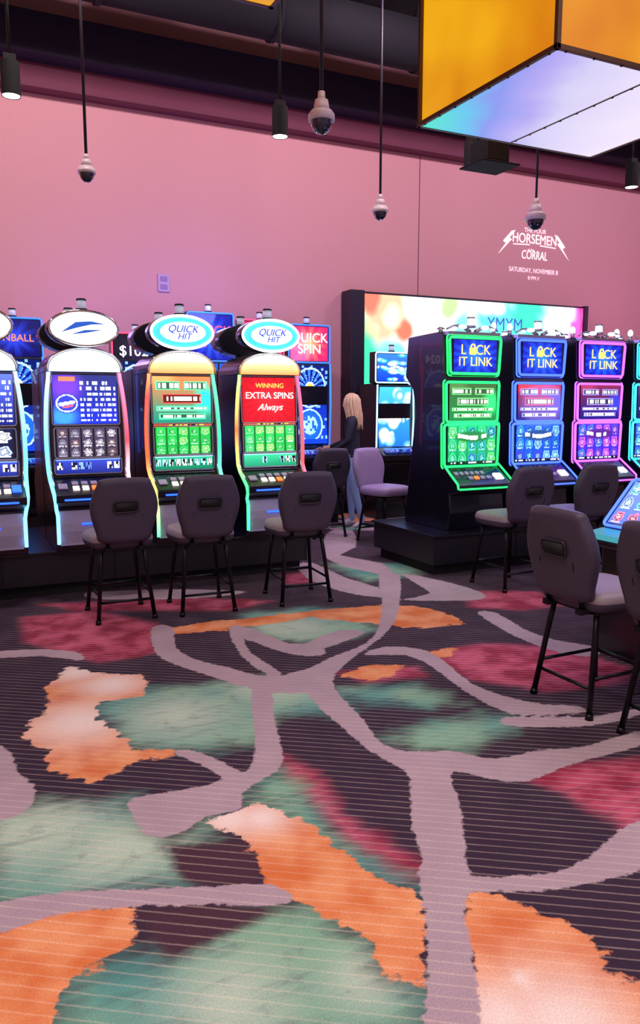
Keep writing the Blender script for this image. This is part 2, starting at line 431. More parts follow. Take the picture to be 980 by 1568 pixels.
def mix_(f, a, bb):
    n = N.new('ShaderNodeMix'); n.data_type = 'RGBA'
    if isinstance(f, float): n.inputs[0].default_value = f
    else: L.new(f, n.inputs[0])
    for i, x in ((6, a), (7, bb)):
        if isinstance(x, tuple): n.inputs[i].default_value = lin(x)+(1,)
        else: L.new(x, n.inputs[i])
    return n.outputs[2]
def att(k):
    n = N.new('ShaderNodeAttribute'); n.attribute_name = 'c'+k; return n.outputs['Fac']
n_big = noise(1.6, 2); n_mid = noise(5, 2); n_jag = noise(9, 4, rough=.65); n_fine = noise(26, 3, rough=.7); n_sp = noise(170, 2)
# the pile is cut in short steps along the ribs, so pattern edges stair-step: stretch noise along the ribs
mp = N.new('ShaderNodeMapping'); mp.inputs['Rotation'].default_value = (0, 0, math.radians(34.5)); mp.inputs['Scale'].default_value = (3, 22, 1)
L.new(tc.outputs['Object'], mp.inputs['Vector']); n_step = noise(1.0, 2, mp.outputs['Vector'])
def mask(k, hard, amp, nz):
    v = math_('ADD', att(k), math_('MULTIPLY', math_('SUBTRACT', nz, .5), amp))
    v = math_('ADD', v, math_('MULTIPLY', math_('SUBTRACT', n_step, .5), amp*.5))
    return rng_(v, hard, -hard)
dark = mix_(n_mid, (52, 40, 56), (66, 51, 67))
col = dark
mg = mask('G', .11, .22, n_mid)
green = mix_(rng_(n_big, .38, .62), (80, 144, 138), (128, 170, 144))
green = mix_(att('P'), green, (178, 198, 178))
green = mix_(rng_(n_step, .5, .8, 0, .35), green, (78, 98, 98))
green = mix_(rng_(n_jag, .52, .75, 0, .45), green, (96, 104, 112))
mr_ = mask('R', .06, .12, n_mid); red = mix_(rng_(n_mid, .35, .65), (144, 46, 70), (190, 86, 112))
red = mix_(rng_(n_step, .5, .75, 0, .4), red, (90, 48, 66))
col = mix_(mr_, col, red)
col = mix_(mg, col, green)
mk = mask('K', .03, .05, n_fine); col = mix_(mk, col, (74, 50, 62))
mo = mask('O', .008, .15, n_jag)
orange = mix_(rng_(n_mid, .3, .7), (210, 112, 64), (230, 154, 108))
orange = mix_(att('W'), orange, (240, 218, 210))
col = mix_(mo, col, orange)
mt = mask('T', .006, .045, n_fine)
col = mix_(mt, col, mix_(n_mid, (160, 138, 150), (180, 158, 166)))
vo = N.new('ShaderNodeTexVoronoi'); vo.feature = 'DISTANCE_TO_EDGE'; vo.inputs['Scale'].default_value = .95
wv = N.new('ShaderNodeVectorMath'); wv.operation = 'ADD'; nn = N.new('ShaderNodeTexNoise'); nn.inputs['Scale'].default_value = 1.6
L.new(tc.outputs['Object'], nn.inputs['Vector']); L.new(tc.outputs['Object'], wv.inputs[0]); L.new(nn.outputs['Color'], wv.inputs[1]); L.new(wv.outputs[0], vo.inputs['Vector'])
g = mix_(rng_(n_big, .5, .56), dark, green); g = mix_(rng_(noise(1.3, 3), .56, .58), g, orange); g = mix_(rng_(noise(1.7, 2, nn.outputs['Color']), .58, .64), g, red)
g = mix_(rng_(vo.outputs['Distance'], .075, .065), g, (162, 138, 150))
col = mix_(rng_(att('X'), .3, .6), col, g)
sx = N.new('ShaderNodeSeparateXYZ'); L.new(tc.outputs['Object'], sx.inputs[0])
sd = math_('ADD', math_('MULTIPLY', sx.outputs['X'], .567/.045), math_('MULTIPLY', sx.outputs['Y'], .824/.045))
sd = math_('ADD', sd, math_('MULTIPLY', n_fine, .15))
rib = rng_(math_('ABSOLUTE', math_('SUBTRACT', math_('FRACT', sd), .5)), .12, .03)
rib = math_('MULTIPLY', rib, rng_(n_mid, .3, .7, .3, .5))
lt_ = mix_(.42, col, (255, 225, 205))
col = mix_(rib, col, lt_)
br = N.new('ShaderNodeHueSaturation'); L.new(col, br.inputs['Color']); L.new(rng_(n_sp, .25, .75, .86, 1.1), br.inputs['Value'])
L.new(br.outputs['Color'], b.inputs['Base Color']); b.inputs['Roughness'].default_value = .92; b.inputs['Specular IOR Level'].default_value = .15
bp = N.new('ShaderNodeBump'); bp.inputs['Strength'].default_value = .35; bp.inputs['Distance'].default_value = .004
L.new(n_sp, bp.inputs['Height']); L.new(bp.outputs['Normal'], b.inputs['Normal'])

# ------------------------------------------------------------------ room shell
M_WALL = mat('wall_paint_pink', (212, 152, 158), .8, 0, .04, 30, var=.03)
M_MAROON = mat('maroon_paint', (106, 46, 70), .7, 0, .03, 20, var=.06)
M_BEAM = mat('dark_steel_paint', (38, 28, 52), .8, 0, .05, 8)
M_CEIL = mat('ceiling_black', (18, 15, 30), .95)
WY = 10.2
def one(name, fn, mats, bevel=0):
    q = MB(); fn(q); return q.obj(name, mats, None, bevel)
one('wall_back', lambda q: q.box(-4.7, 13.7, WY, WY+.2, 0, 6.4), [M_WALL])
one('wall_left', lambda q: q.box(-4.7, -4.5, -3, WY, 0, 6.4), [M_WALL])
one('wall_right', lambda q: q.box(13.5, 13.7, -3, WY, 0, 6.4), [M_WALL])
one('ceiling', lambda q: q.box(-4.7, 13.7, -3, WY+.2, 6.3, 6.5), [M_CEIL])
one('baseboard_back', lambda q: q.box(-4.5, 13.5, WY-.03, WY, 0, .15), [M_BLACKM])
one('trim_1', lambda q: q.box(-4.5, 13.5, WY-.22, WY, 5.16, 5.42), [M_MAROON])
one('trim_2', lambda q: q.box(-4.5, 13.5, WY-.5, WY, 5.42, 5.85), [M_BEAM])
one('trim_3', lambda q: q.box(6.595, 6.605, WY-.006, WY, .15, 5.16), [mat('seam_shadowline', (120, 70, 95), .9)])
def duct(q):
    q.tube([(-4.4, 8.6, 5.85), (13.4, 8.6, 5.85)], .28, 0, 24)
    for i in range(10): q.tube([(-4+1.9*i, 8.6, 5.85), (-3.95+1.9*i, 8.6, 5.85)], .3, 0, 24); q.cyl((-4+1.9*i, 8.6, 6.1), (-4+1.9*i, 8.6, 6.3), .012)
one('ceiling_duct', duct, [mat('duct_dark', (14, 11, 24), .9)])
for i, x in enumerate((-1.6, 1.9, 4.8, 8.4, 11.4)):
    one('ceiling_beam' if i == 0 else 'ceiling_beam.%03d' % i, lambda q: q.box(x-.1, x+.1, -2.9, 9.6, 6.12, 6.3), [mat('beam_black', (22, 17, 34), .9)])
e = empty('wall_outlet_plate', (2.74, WY, 3.11))
q = MB(); q.box(-.075, .075, -.02, 0, -.11, .11, 0); q.box(-.045, .045, -.026, -.02, .02, .08, 1); q.box(-.045, .045, -.026, -.02, -.08, -.02, 1)
q.obj('plate', [mat('plate_lilac', (190, 158, 196), .4), mat('plate_socket', (150, 120, 170), .4)], e, .004)

# ------------------------------------------------------------------ chairs
def chair(x, y, rot=0., seatm=None, backm=None):
    e = empty('casino_chair', (x, y, 0), math.radians(rot))
    seatm = seatm or M_SEAT; backm = backm or M_VINYL
    ol = smoothloop([(-.15, 0), (.15, 0), (.205, .09), (.243, .27), (.195, .43), (.14, .475), (-.14, .475), (-.195, .43), (-.243, .27), (-.205, .09)], 5)
    tl = math.radians(9)
    def fb(a, z, d):
        return (a, -.235+d+.3*a*a-math.sin(tl)*z, .595+math.cos(tl)*z)
    q = MB(); q.pillow(ol, [(.80, -.042), (.92, -.038), (.985, -.02), (1, 0), (.985, .018), (.93, .034), (.8, .044), (.4, .05)], fb, 0)
    q.obj('backrest', [backm], e)
    q = MB(); zc = .27
    q.pillow(rrect(.15, .062, .014, 4, 0, zc), [(1, -.05), (1, -.046)], fb, 0)
    q.tube([fb(a, z, -.046) for (a, z) in rrect(.17, .082, .022, 4, 0, zc)], .006, 1, 6, closed=True)
    q.obj('handle_slot', [M_SLOT, M_SLOTRIM], e)
    so = smoothloop([(-.17, -.215), (.17, -.215), (.235, -.1), (.245, .1), (.2, .22), (.1, .25), (-.1, .25), (-.2, .22), (-.245, .1), (-.235, -.1)], 5)
    q = MB(); q.pillow(so, [(.88, .545), (.95, .55), (.985, .57), (1, .595), (.985, .62), (.93, .64), (.8, .65), (.4, .655)], lambda a, b_, d: (a, b_, d), 0, [1, 1, 1, 0, 0, 0, 0])
    q.obj('seat', [seatm, backm], e)
    q = MB()
    for sx_ in (-1, 1):
        q.box(sx_*.12-.02, sx_*.12+.02, -.25, -.1, .53, .56, 0)
        q.tube([(sx_*.12, -.12, .545), (sx_*.12, -.225, .56), (sx_*.12, -.262, .66), (sx_*.12, -.29, .8)], .013, 0, 8)
        q.tube([(sx_*.15, -.15, .55), (sx_*.165, -.17, .42), (sx_*.205, -.225, .02)], .0155, 0, 10)
        q.tube([(sx_*.15, .15, .55), (sx_*.165, .17, .42), (sx_*.205, .225, .02)], .0155, 0, 10)
        q.tube([(sx_*.186, -.2, .2), (sx_*.186, .2, .2)], .010, 0, 8)
        for sy in (-1, 1): q.cyl((sx_*.207, sy*.227, 0), (sx_*.205, sy*.225, .03), .022, .019, 0, 12)
    q.tube([(-.186, .2, .2), (.186, .2, .2)], .013, 0, 8)
    q.tube([(-.192, -.205, .15), (.192, -.205, .15)], .010, 0, 8)
    q.box(-.17, .17, -.17, .17, .525, .548, 0)
    q.obj('legs', [M_STEEL], e)
    return e
chair(1.18, 5.88); chair(1.80, 5.82, -3); chair(2.60, 5.76, -5); chair(.07, 5.88)
chair(4.45, 5.36); chair(5.19, 5.36)
chair(3.12, 3.02, -90); chair(3.14, 2.42, -90)
chair(4.13, 8.42, 0)
M_VINYL_LIT = mat('chair_vinyl_violet_lit', (150, 130, 175), .45, 0, .2, 150)  # purple light falling on this chair is put into its vinyl colour
chair(4.60, 7.74, 195, M_VINYL_LIT, M_VINYL_LIT)
chair(5.75, 8.4, 0)

# ------------------------------------------------------------------ platforms
def platform(name, x0, x1, y0, y1):
    e = empty(name, (0, 0, 0))
    q = MB(); q.box(x0, x1, y0, y1, .1, .36, 0); q.box(x0-.02, x1+.02, y0-.02, y1+.02, .36, .38, 1); q.box(x0+.05, x1-.05, y0+.06, y1-.06, 0, .1, 2)
    n = int((x1-x0)/.82)
    for i in range(n+1):
        x = x0+.01+i*(x1-x0-.02)/n; q.box(x-.006, x+.006, y0-.006, y0, .1, .36, 2)
    q.obj('cabinet_base', [M_PLINTH, M_BLACK, M_BLACKM], e, .004)
platform('slot_machine_base', -1.4, 3.12, 6.68, 8.05)
platform('slot_machine_base', 4.05, 7.9, 5.92, 7.02)
platform('slot_machine_base', -1.6, 4.85, 9.22, 10.0)

# ------------------------------------------------------------------ slot machine: arched reel cabinet (left bank)
def ell2(rx, rz, cz, n=40): return [(rx*math.cos(2*math.pi*i/n), cz+rz*math.sin(2*math.pi*i/n)) for i in range(n)]
def arch(rx, z0, z1, n=20): return [(rx*math.cos(math.pi*i/n), z0+(z1-z0)*math.sin(math.pi*i/n)**.8) for i in range(n+1)]
def candle(q, x, y, z, mb, ml):
    q.cyl((x, y, z), (x, y, z+.02), .05, .045, mb, 16); q.cyl((x, y, z+.02), (x, y, z+.085), .038, .034, ml, 16); q.cyl((x, y, z+.085), (x, y, z+.1), .042, .036, mb, 16)
def dome(q, rx, rz, cz, y0, bulge, mi):
    """bulged lens over an oval"""
    q.pillow(ell2(rx, rz, cz), [(1, 0), (.97, bulge*.4), (.85, bulge*.75), (.6, bulge*.93), (.3, bulge)], lambda a, c, d: (a, y0-d, c), mi)
def slotA(x, y, stripL, stripR, top, mid, reels, bar, archcol, signface, signtext, txtm):
    e = empty('slot_machine', (x, y, 0))
    q = MB()
    q.prism([(-.14, .38), (-.17, .60), (-.15, .74), (-.26, .80), (-.27, .86), (-.06, .97), (-.02, .98), (.02, 1.84), (.06, 1.9), (.56, 1.9), (.56, .38)], -.30, .30, 'x')
    q.prism([(.58, .38), (.58, 1.9), (1.1, 1.88), (1.15, 1.0), (1.3, .85), (1.2, .38)], -.30, .30, 'x')
    q.prism(arch(.31, 1.84, 2.04), -.03, .5, 'y')
    q.prism(ell2(.285, .15, 2.19), -.06, .1, 'y', 0, True); q.prism(ell2(.27, .15, 2.19), .60, .86, 'y', 0, True)
    q.cyl((0, .02, 1.95), (0, .02, 2.1), .05); q.cyl((0, .72, 1.85), (0, .72, 2.1), .06)
    q.obj('cabinet', [M_BLACK], e, .008)
    q = MB(); candle(q, 0, .02, 2.335, 0, 1); candle(q, 0, .72, 2.335, 0, 1); q.obj('service_candle', [M_BLACKM, M_CLEAR], e)
    q = MB()
    q.prism([(-.145, .43), (-.178, .55), (-.18, .62), (-.165, .72), (-.15, .72), (-.15, .43)], -.27, .27, 'x', 0)
    q.box(-.1, .1, -.19, -.17, .60, .615, 1); q.box(-.035, .035, -.187, -.17, .50, .51, 1)
    q.obj('belly_panel', [M_GREYP, M_BTNB], e, .004)
    q = MB()
    def dk(xx, t, up=.004): return (xx, -.265+.205*t, .865+.105*t+up)
    def btn(x0, x1, t0, t1, mi):
        v = [dk(x0, t0), dk(x1, t0), dk(x1, t1), dk(x0, t1), dk(x0, t0, .014), dk(x1, t0, .014), dk(x1, t1, .014), dk(x0, t1, .014)]
        q.add(v, [(0, 3, 2, 1), (4, 5, 6, 7), (0, 1, 5, 4), (1, 2, 6, 5), (2, 3, 7, 6), (3, 0, 4, 7)], mi)
    for i in range(5): btn(-.16+i*.075, -.11+i*.075, .2, .42, 0 if i != 2 else 2)
    for i in range(5): btn(-.16+i*.075, -.11+i*.075, .55, .72, 3)
    btn(.2, .27, .25, .65, 1); btn(-.27, -.2, .3, .6, 3)
    q.prism([(-.276, .812), (-.282, .82), (-.276, .828)], -.24, .24, 'x', 1)
    q.obj('button_deck', [M_BTN, M_BTNB, M_BTNO, M_GREYP], e)
    ty = lambda z: -.02+(z-.98)*.0465-.012; tl = .0465
    screen(e, 'top_display', .52, .40, (0, ty(1.62), 1.62), top, 72, tilt=tl)
    screen(e, 'reel_display', .50, .235, (0, ty(1.265), 1.265), reels, 80, tilt=tl)
    screen(e, 'info_bar', .52, .115, (0, ty(1.07), 1.07), bar, 72, 14, tilt=tl)
    if mid: screen(e, 'glass_band', .52, .035, (0, ty(1.4), 1.4), mid, 50, 3, tilt=tl)
    q = MB()
    for (w_, z0, z1) in ((.545, 1.41, 1.835), (.53, 1.14, 1.39), (.545, 1.005, 1.135)):
        q.tube([(a, ty(z)-.002, z) for (a, z) in rrect(w_, z1-z0, .02, 3, 0, (z0+z1)/2)], .007, 0, 6, closed=True)
    q.obj('window_trim', [M_SILVER], e)
    q = MB(); q.pillow(arch(.287, 1.845, 2.022), [(1, 0), (.97, .03), (.88, .06), (.65, .085), (.3, .095)], lambda a, c, d: (a, -.03-d, c), 0)
    q.obj('arch_topper', [archcol], e)
    q = MB(); q.tube([(a, -.036, z) for (a, z) in arch(.302, 1.845, 2.035)], .009, 0, 8); q.obj('arch_trim', [M_CHROME], e)
    q = MB(); dome(q, .262, .128, 2.19, -.06, .03, 0)
    q.tube([(a, -.066, z) for (a, z) in ell2(.272, .138, 2.19)], .012, 1, 8, closed=True)
    dome(q, .205, .088, 2.19, -.076, .028, 2)
    if signtext == '':
        q.add([(-.19, -.108, 2.15), (-.07, -.108, 2.235), (.05, -.109, 2.245), (.17, -.108, 2.225), (.05, -.109, 2.218), (-.06, -.109, 2.19)], [(0, 1, 2, 3, 4, 5)], 3)
        q.add([(-.12, -.108, 2.135), (.0, -.109, 2.175), (.15, -.108, 2.18), (.0, -.109, 2.15)], [(0, 1, 2, 3)], 3)
    q.obj('oval_sign', list(signface)+[txtm], e)
    if signtext:
        text(e, 'sign_text', 'QUICK', .085, (-.01, -.112, 2.212), txtm, shear=.3, ext=.003); text(e, 'sign_text_2', 'HIT', .075, (.0, -.112, 2.15), txtm, shear=.3, ext=.003)
    for sgn, mm, nme in ((-1, stripL, 'light_strip_left'), (1, stripR, 'light_strip_right')):
        q = MB(); pa = []
        for i in range(26):
            z = .45+(1.90-.45)*i/25
            xx = .285+.045*math.sin(math.pi*min(1, max(0, (z-.7)/1.1)))**.7 if z > .7 else .285
            yy = -.18 if z < .74 else (-.18-.06*math.sin((z-.74)/.1*math.pi/2) if z < .84 else (-.24+(z-.84)/.16*.20 if z < 1.0 else ty(z)-.005))
            pa.append((sgn*xx, yy, z))
        q.tube(pa, .0145, 0, 8); q.tube([(p[0]-sgn*.022, p[1]+.004, p[2]) for p in pa[6:]], .009, 1, 6)
        q.obj(nme, [mm, M_CHROME], e)
    return e
Z = dict(lo=.45, hi=1.95)
strip = [
 glowramp('led_strip_cyan_white', [(0, (120, 190, 255)), (.5, (90, 220, 255)), (1, (160, 200, 255))], 2.8, **Z),
 glowramp('led_strip_red_cyan', [(0, (130, 210, 255)), (.3, (255, 200, 210)), (.55, (255, 60, 70)), (1, (255, 120, 160))], 2.6, **Z),
 glowramp('led_strip_orange_green', [(0, (80, 255, 150)), (.45, (255, 80, 40)), (.8, (255, 70, 60)), (1, (255, 160, 90))], 2.6, **Z),
 glowramp('led_strip_green', [(0, (150, 220, 255)), (.5, (50, 255, 130)), (1, (90, 255, 150))], 2.6, **Z),
 glowramp('led_strip_rainbow', [(0, (60, 255, 160)), (.3, (70, 220, 120)), (.6, (255, 90, 40)), (1, (90, 255, 130))], 2.6, **Z),
 glowramp('led_strip_pink', [(0, (190, 170, 255)), (.4, (255, 70, 70)), (1, (255, 90, 130))], 2.6, **Z)]
arW = glowramp('arch_white', [(0, (170, 210, 255)), (.4, (255, 255, 255)), (1, (220, 240, 255))], 2.2, lo=1.84, hi=2.04)
arO = glowramp('arch_cream', [(0, (255, 140, 80)), (.4, (250, 190, 130)), (.75, (255, 245, 225)), (1, (255, 255, 245))], 1.8, lo=1.84, hi=2.04)
sgW = (glow('sign_white', (255, 246, 225), 1.8), M_CHROME, glow('sign_white_in', (255, 252, 240), 2.0))
sgB = (glow('sign_blue', (60, 170, 250), 1.9), glow('sign_rim_white', (240, 250, 255), 1.8), glow('sign_center', (215, 240, 255), 1.8))
M_STXT = glow('sign_lettering', (40, 90, 190), .9)
blk = p_bar((30, 40, 120), [(120, 160, 255), (90, 120, 255), (240, 240, 255)], 9, 2)
slotA(.31, 6.75, strip[0], strip[0], p_table((20, 30, 110), (90, 110, 230), (230, 235, 255), (60, 80, 240), 3), None,
      p_reels((14, 20, 50), [(40, 80, 220), (180, 200, 255), (30, 50, 160), (230, 240, 255)], 3, 2, 5), blk, arW, sgW, '', M_STXT)
e = slotA(1.13, 6.75, strip[0], strip[1], p_table((28, 44, 190), (44, 48, 110), (215, 220, 245), (50, 60, 230), 1), None,
      p_reels((56, 48, 66), [(120, 110, 140), (160, 150, 170), (110, 80, 90), (190, 180, 190)], 5, 3, 1, (16, 12, 22), .33), blk, arW, sgW, '', M_STXT)
e = slotA(1.95, 6.75, strip[2], strip[3], p_info((20, 130, 110), (90, 240, 160), (230, 120, 70), 2, (240, 70, 60)), p_bar((220, 60, 30), [(255, 240, 60)], 8, 1),
      p_reels((20, 140, 55), [(50, 230, 90), (40, 190, 80), (140, 255, 120), (60, 235, 110)], 5, 3, 2, (14, 90, 40), .38, (190, 255, 190)), p_bar((16, 110, 80), [(160, 240, 255), (90, 250, 160), (240, 255, 240)], 9, 4), arO, sgB, 'QUICK', M_BTXT)
e = slotA(2.77, 6.75, strip[4], strip[5], p_burst((235, 40, 50), (180, 16, 30), 20), p_bar((220, 60, 30), [(255, 240, 60)], 8, 1),
      p_reels((30, 150, 60), [(60, 240, 110), (50, 200, 90), (170, 255, 130), (70, 235, 120)], 5, 3, 7, (14, 90, 40), .38, (200, 255, 190)), p_bar((30, 130, 90), [(160, 240, 255), (90, 250, 160), (240, 255, 240)], 9, 6), arO, sgB, 'QUICK', M_BTXT)
text(e, 'display_text_top', 'WINNING', .06, (0, -.02, 1.745), M_GOLD); text(e, 'display_text_mid', 'EXTRA SPINS', .082, (0, -.022, 1.655), M_WTXT); text(e, 'display_text_low', 'Always', .085, (0, -.024, 1.55), M_WTXT, shear=.4)

# ------------------------------------------------------------------ slot machine: triple screen (right bank)
def slotB(x, y, neon, bg2, reelbg, pal, seed, hot=None):
    e = empty('slot_machine', (x, y, 0))
    q = MB()
    q.prism([(-.08, .38), (-.13, .55), (-.11, .72), (-.25, .76), (-.26, .82), (-.04, .96), (-.01, .98), (0, 1.83), (.02, 1.86), (.04, 2.22), (.08, 2.26), (.66, 2.24), (.70, 1.85), (.56, 1.72), (.50, 1.5), (.6, .9), (.68, .38)], -.315, .315, 'x')
    q.prism([(-.26, 1.84), (.26, 1.84), (.30, 2.22), (-.30, 2.22)], -.03, .1, 'y')
    q.obj('cabinet', [M_BLACK], e, .01)
    q = MB()
    for s_ in (-1, 1):
        q.tube([(s_*(.03+.27*i/8), .02, 2.26+.05*math.sin(math.pi*i/8*.9)) for i in range(9)], [.02-.0015*i for i in range(9)], 0, 8)
        q.ell((s_*.13, .0, 2.30), (.045, .03, .022), 2); q.ell((s_*.22, .0, 2.285), (.03, .02, .014), 2)
        q.cyl((s_*.31, .1, 2.24), (s_*.31, .1, 2.30), .02, .02, 0); q.ell((s_*.31, .1, 2.33), (.028, .028, .04), 2)
    q.box(-.30, .30, -.02, .1, 2.22, 2.255, 0)
    candle(q, 0, .05, 2.30, 0, 2); candle(q, 0, .55, 2.24, 0, 2)
    q.obj('crown_topper', [M_SILVER, M_SILVER, M_CLEAR2], e)
    screen(e, 'top_display', .50, .30, (0, -.035, 2.03), p_burst((40, 120, 255), (8, 20, 150), 14, .5, .5, .9), 60)
    screen(e, 'middle_display', .55, .35, (0, -.018, 1.595), p_info(bg2[0], bg2[1], bg2[2], seed, hot), 72, tilt=.012)
    def game(S, T):
        C = p_reels(reelbg, pal, 5, 3, seed, tuple(int(c*.7) for c in reelbg), .42, tuple(min(255, c+110) for c in pal[0]))(S, T)
        C = soft(C, S, T, .5, .72, .42, .16, tuple(int(c*.5) for c in pal[0]), 4)
        put(C, (abs(T-.72-.03*np.sin(S*9)) < .05) & (abs(S-.5) < .3) & (hs(S*16, T*0, seed) > .25), (235, 255, 235) if seed == 1 else (235, 225, 255))
        put(C, T < .1, tuple(int(c*.35) for c in reelbg)); put(C, (T < .08) & (T > .03) & (hs(S*30, T*0, seed) > .5), (230, 240, 255))
        return C
    screen(e, 'main_display', .57, .375, (0, -.02, 1.185), game, 84, tilt=.012)
    text(e, 'display_text_1', 'L   CK', .13, (0, -.04, 2.085), M_GOLD); text(e, 'display_text_2', 'IT LINK', .12, (0, -.04, 1.975), M_GOLD)
    q = MB(); q.prism(rrect(.075, .065, .01, 3, -.035, 2.075), -.046, -.038, 'y', 0); q.tube([(-.035+.025*math.cos(a*math.pi/8), -.042, 2.105+.035*math.sin(a*math.pi/8)) for a in range(9)], .007, 0, 6)
    q.obj('padlock_graphic', [M_GOLD], e)
    q = MB()
    for (w_, z0, z1, yy) in ((.565, 1.865, 2.2, -.035), (.60, 1.41, 1.785, -.012), (.625, .985, 1.385, -.012)):
        pts = [(a+math.copysign(.012, a)*(z-z0)/(z1-z0)*(1 if z0 < 1.8 else 1.5), yy, z) for (a, z) in rrect(w_, z1-z0, .03, 4, 0, (z0+z1)/2)]
        q.tube(pts, .0125, 0, 8, closed=True)
        q.tube([(p[0]*1.06, p[1]+.02, p[2]+(.02 if p[2] > (z0+z1)/2 else -.02)) for p in pts], .008, 0, 6, closed=True)
    for s_ in (-1, 1): q.tube([(s_*.32, -.02, 1.0), (s_*.325, -.12, .93), (s_*.325, -.25, .84), (s_*.32, -.26, .79)], .010, 0, 8)
    q.tube([(-.31, -.265, .79), (.31, -.265, .79)], .008, 0, 8)
    q.obj('neon_frame', [neon, M_CHROME], e)
    q = MB()
    def dk(xx, t, up=.003): return (xx, -.255+.205*t, .822+.13*t+up)
    def btn(x0, x1, t0, t1, mi):
        v = [dk(x0, t0), dk(x1, t0), dk(x1, t1), dk(x0, t1), dk(x0, t0, .014), dk(x1, t0, .014), dk(x1, t1, .014), dk(x0, t1, .014)]
        q.add(v, [(0, 3, 2, 1), (4, 5, 6, 7), (0, 1, 5, 4), (1, 2, 6, 5), (2, 3, 7, 6), (3, 0, 4, 7)], mi)
    for i in range(6): btn(-.26+i*.06, -.22+i*.06, .65, .8, 2)
    for i in range(4): btn(-.14+i*.07, -.09+i*.07, .35, .5, 1 if i == 1 else 2)
    btn(.17, .26, .3, .62, 0)
    q.obj('button_deck', [M_WHITE_E, M_BTNO, M_GREYP], e)
    return e
NG = glow('neon_green', (40, 255, 110), 1.9); NB = glow('neon_blue', (60, 90, 255), 3.0); NP = glow('neon_purple', (190, 90, 255), 2.2); NC = glow('neon_cyan', (60, 220, 255), 2.0)
slotB(4.65, 6.2, NG, ((20, 120, 60), (120, 240, 130), (60, 90, 50)), (24, 140, 90), [(60, 230, 130), (30, 160, 160), (110, 255, 120), (40, 130, 180)], 1)
slotB(5.47, 6.2, NB, ((24, 26, 110), (130, 140, 250), (170, 40, 50)), (20, 70, 200), [(60, 140, 255), (30, 90, 220), (120, 180, 255), (60, 60, 230)], 2, (250, 80, 80))
slotB(6.29, 6.2, NP, ((24, 26, 110), (150, 140, 255), (120, 40, 70)), (60, 40, 190), [(150, 70, 255), (60, 120, 255), (200, 90, 250), (90, 60, 220)], 3)
slotB(7.11, 6.2, NC, ((24, 26, 90), (120, 200, 255), (60, 40, 90)), (30, 60, 170), [(80, 170, 255), (60, 120, 255)], 4)

# ------------------------------------------------------------------ slot machine: tall curved display (wall row)
def slotC(x, y, sign_p, main_p, neon, z0=1.05, z1=2.07, s0=2.15, s1=2.58, label=None, lm=None, ls=.12):
    e = empty('slot_machine', (x, y, 0)); q = MB()
    h = .38 if x < 5 else 0.
    q.prism([(-.05, h), (-.08, .76), (-.22, .82), (-.22, .88), (-.03, 1.0), (.0, z0-.02), (-.03, z1+.02), (.1, z1+.05), (.5, z1+.04), (.5, h)], -.29, .29, 'x')
    q.box(-.3, .3, -.0, .16, s0-.03, s1+.03); q.cyl((0, .1, z1-.05), (0, .1, s0+.02), .06)
    q.obj('cabinet', [M_BLACK], e, .01)
    q = MB(); candle(q, 0, .08, s1+.03, 0, 1); q.obj('service_candle', [M_BLACKM, M_CLEAR], e)
    screen(e, 'top_sign', .54, s1-s0, (0, -.006, (s0+s1)/2), sign_p, 48)
    screen(e, 'main_display', .50, z1-z0, (0, -.045, (z0+z1)/2), main_p, 48, curve=.03)
    screen(e, 'button_screen', .44, .10, (0, -.15, .945), p_bar((20, 40, 120), [(90, 150, 255), (160, 120, 255)], 8, 3), 40, 8, tilt=1.0)
    q = MB()
    for s_ in (-1, 1): q.tube([(s_*.285, -.03, z0-.05), (s_*.292, -.05, (z0+z1)/2), (s_*.285, -.045, z1+.03)], .012, 0, 8)
    q.tube([(a, -.01, z) for (a, z) in rrect(.59, s1-s0+.04, .03, 3, 0, (s0+s1)/2)], .01, 0, 8, closed=True)
    q.obj('neon_frame', [neon], e)
    if label: text(e, 'sign_text', label, ls, (0, -.012, (s0+s1)/2), lm or M_WTXT)
    return e
blu = p_burst((60, 110, 255), (10, 20, 140), 12)
NBd = glow('neon_blue_soft', (50, 110, 255), 1.8); NR = glow('neon_red', (255, 60, 90), 1.8)
slotC(.84, 9.45, p_burst((40, 70, 230), (14, 14, 80), 10), p_wheel((20, 50, 170), 1), NBd, s0=2.1, s1=2.5, label='PINBALL', lm=M_OTXT, ls=.11)
slotC(2.2, 9.45, p_burst((50, 40, 70), (16, 12, 24), 10), p_wheel((20, 50, 150), 2), NR, s0=2.0, s1=2.38, label='$1024', ls=.17)
slotC(3.11, 9.45, blu, p_reels((30, 60, 160), [(90, 140, 255), (200, 120, 255)], 3, 6, 3), NBd, s0=2.12, s1=2.66, label='QUICK\nSPIN', lm=M_RTXT, ls=.17)
slotC(3.79, 9.45, p_burst((120, 30, 130), (180, 30, 70), 10), p_reels((90, 20, 60), [(255, 90, 120), (255, 200, 90)], 3, 6, 4), NR, s0=2.15, s1=2.6, label='WILD', lm=M_GOLD, ls=.15)
slotC(4.45, 9.45, p_burst((250, 170, 80), (200, 30, 90), 12), p_wheel((24, 60, 210), 5), NBd, s0=2.13, s1=2.57, label='QUICK\nSPIN', lm=M_WTXT, ls=.17)
ice = glow('neon_ice', (170, 230, 255), 1.8)
slotC(5.66, 9.3, p_fish((20, 60, 190), [(120, 190, 255), (40, 200, 255), (230, 240, 255)], 2), p_fish((30, 100, 245), [(150, 210, 255), (90, 170, 255), (240, 250, 255)], 4), ice, z0=.95, z1=1.80, s0=1.88, s1=2.24)
slotC(6.38, 9.3, blu, p_fish((20, 70, 200), [(150, 200, 255), (90, 160, 255)], 9), NBd, z0=.95, z1=1.80, s0=1.88, s1=2.24)
slotC(7.1, 9.3, blu, p_fish((20, 70, 200), [(150, 200, 255), (90, 160, 255)], 11), NBd, z0=.95, z1=1.80, s0=1.88, s1=2.24)

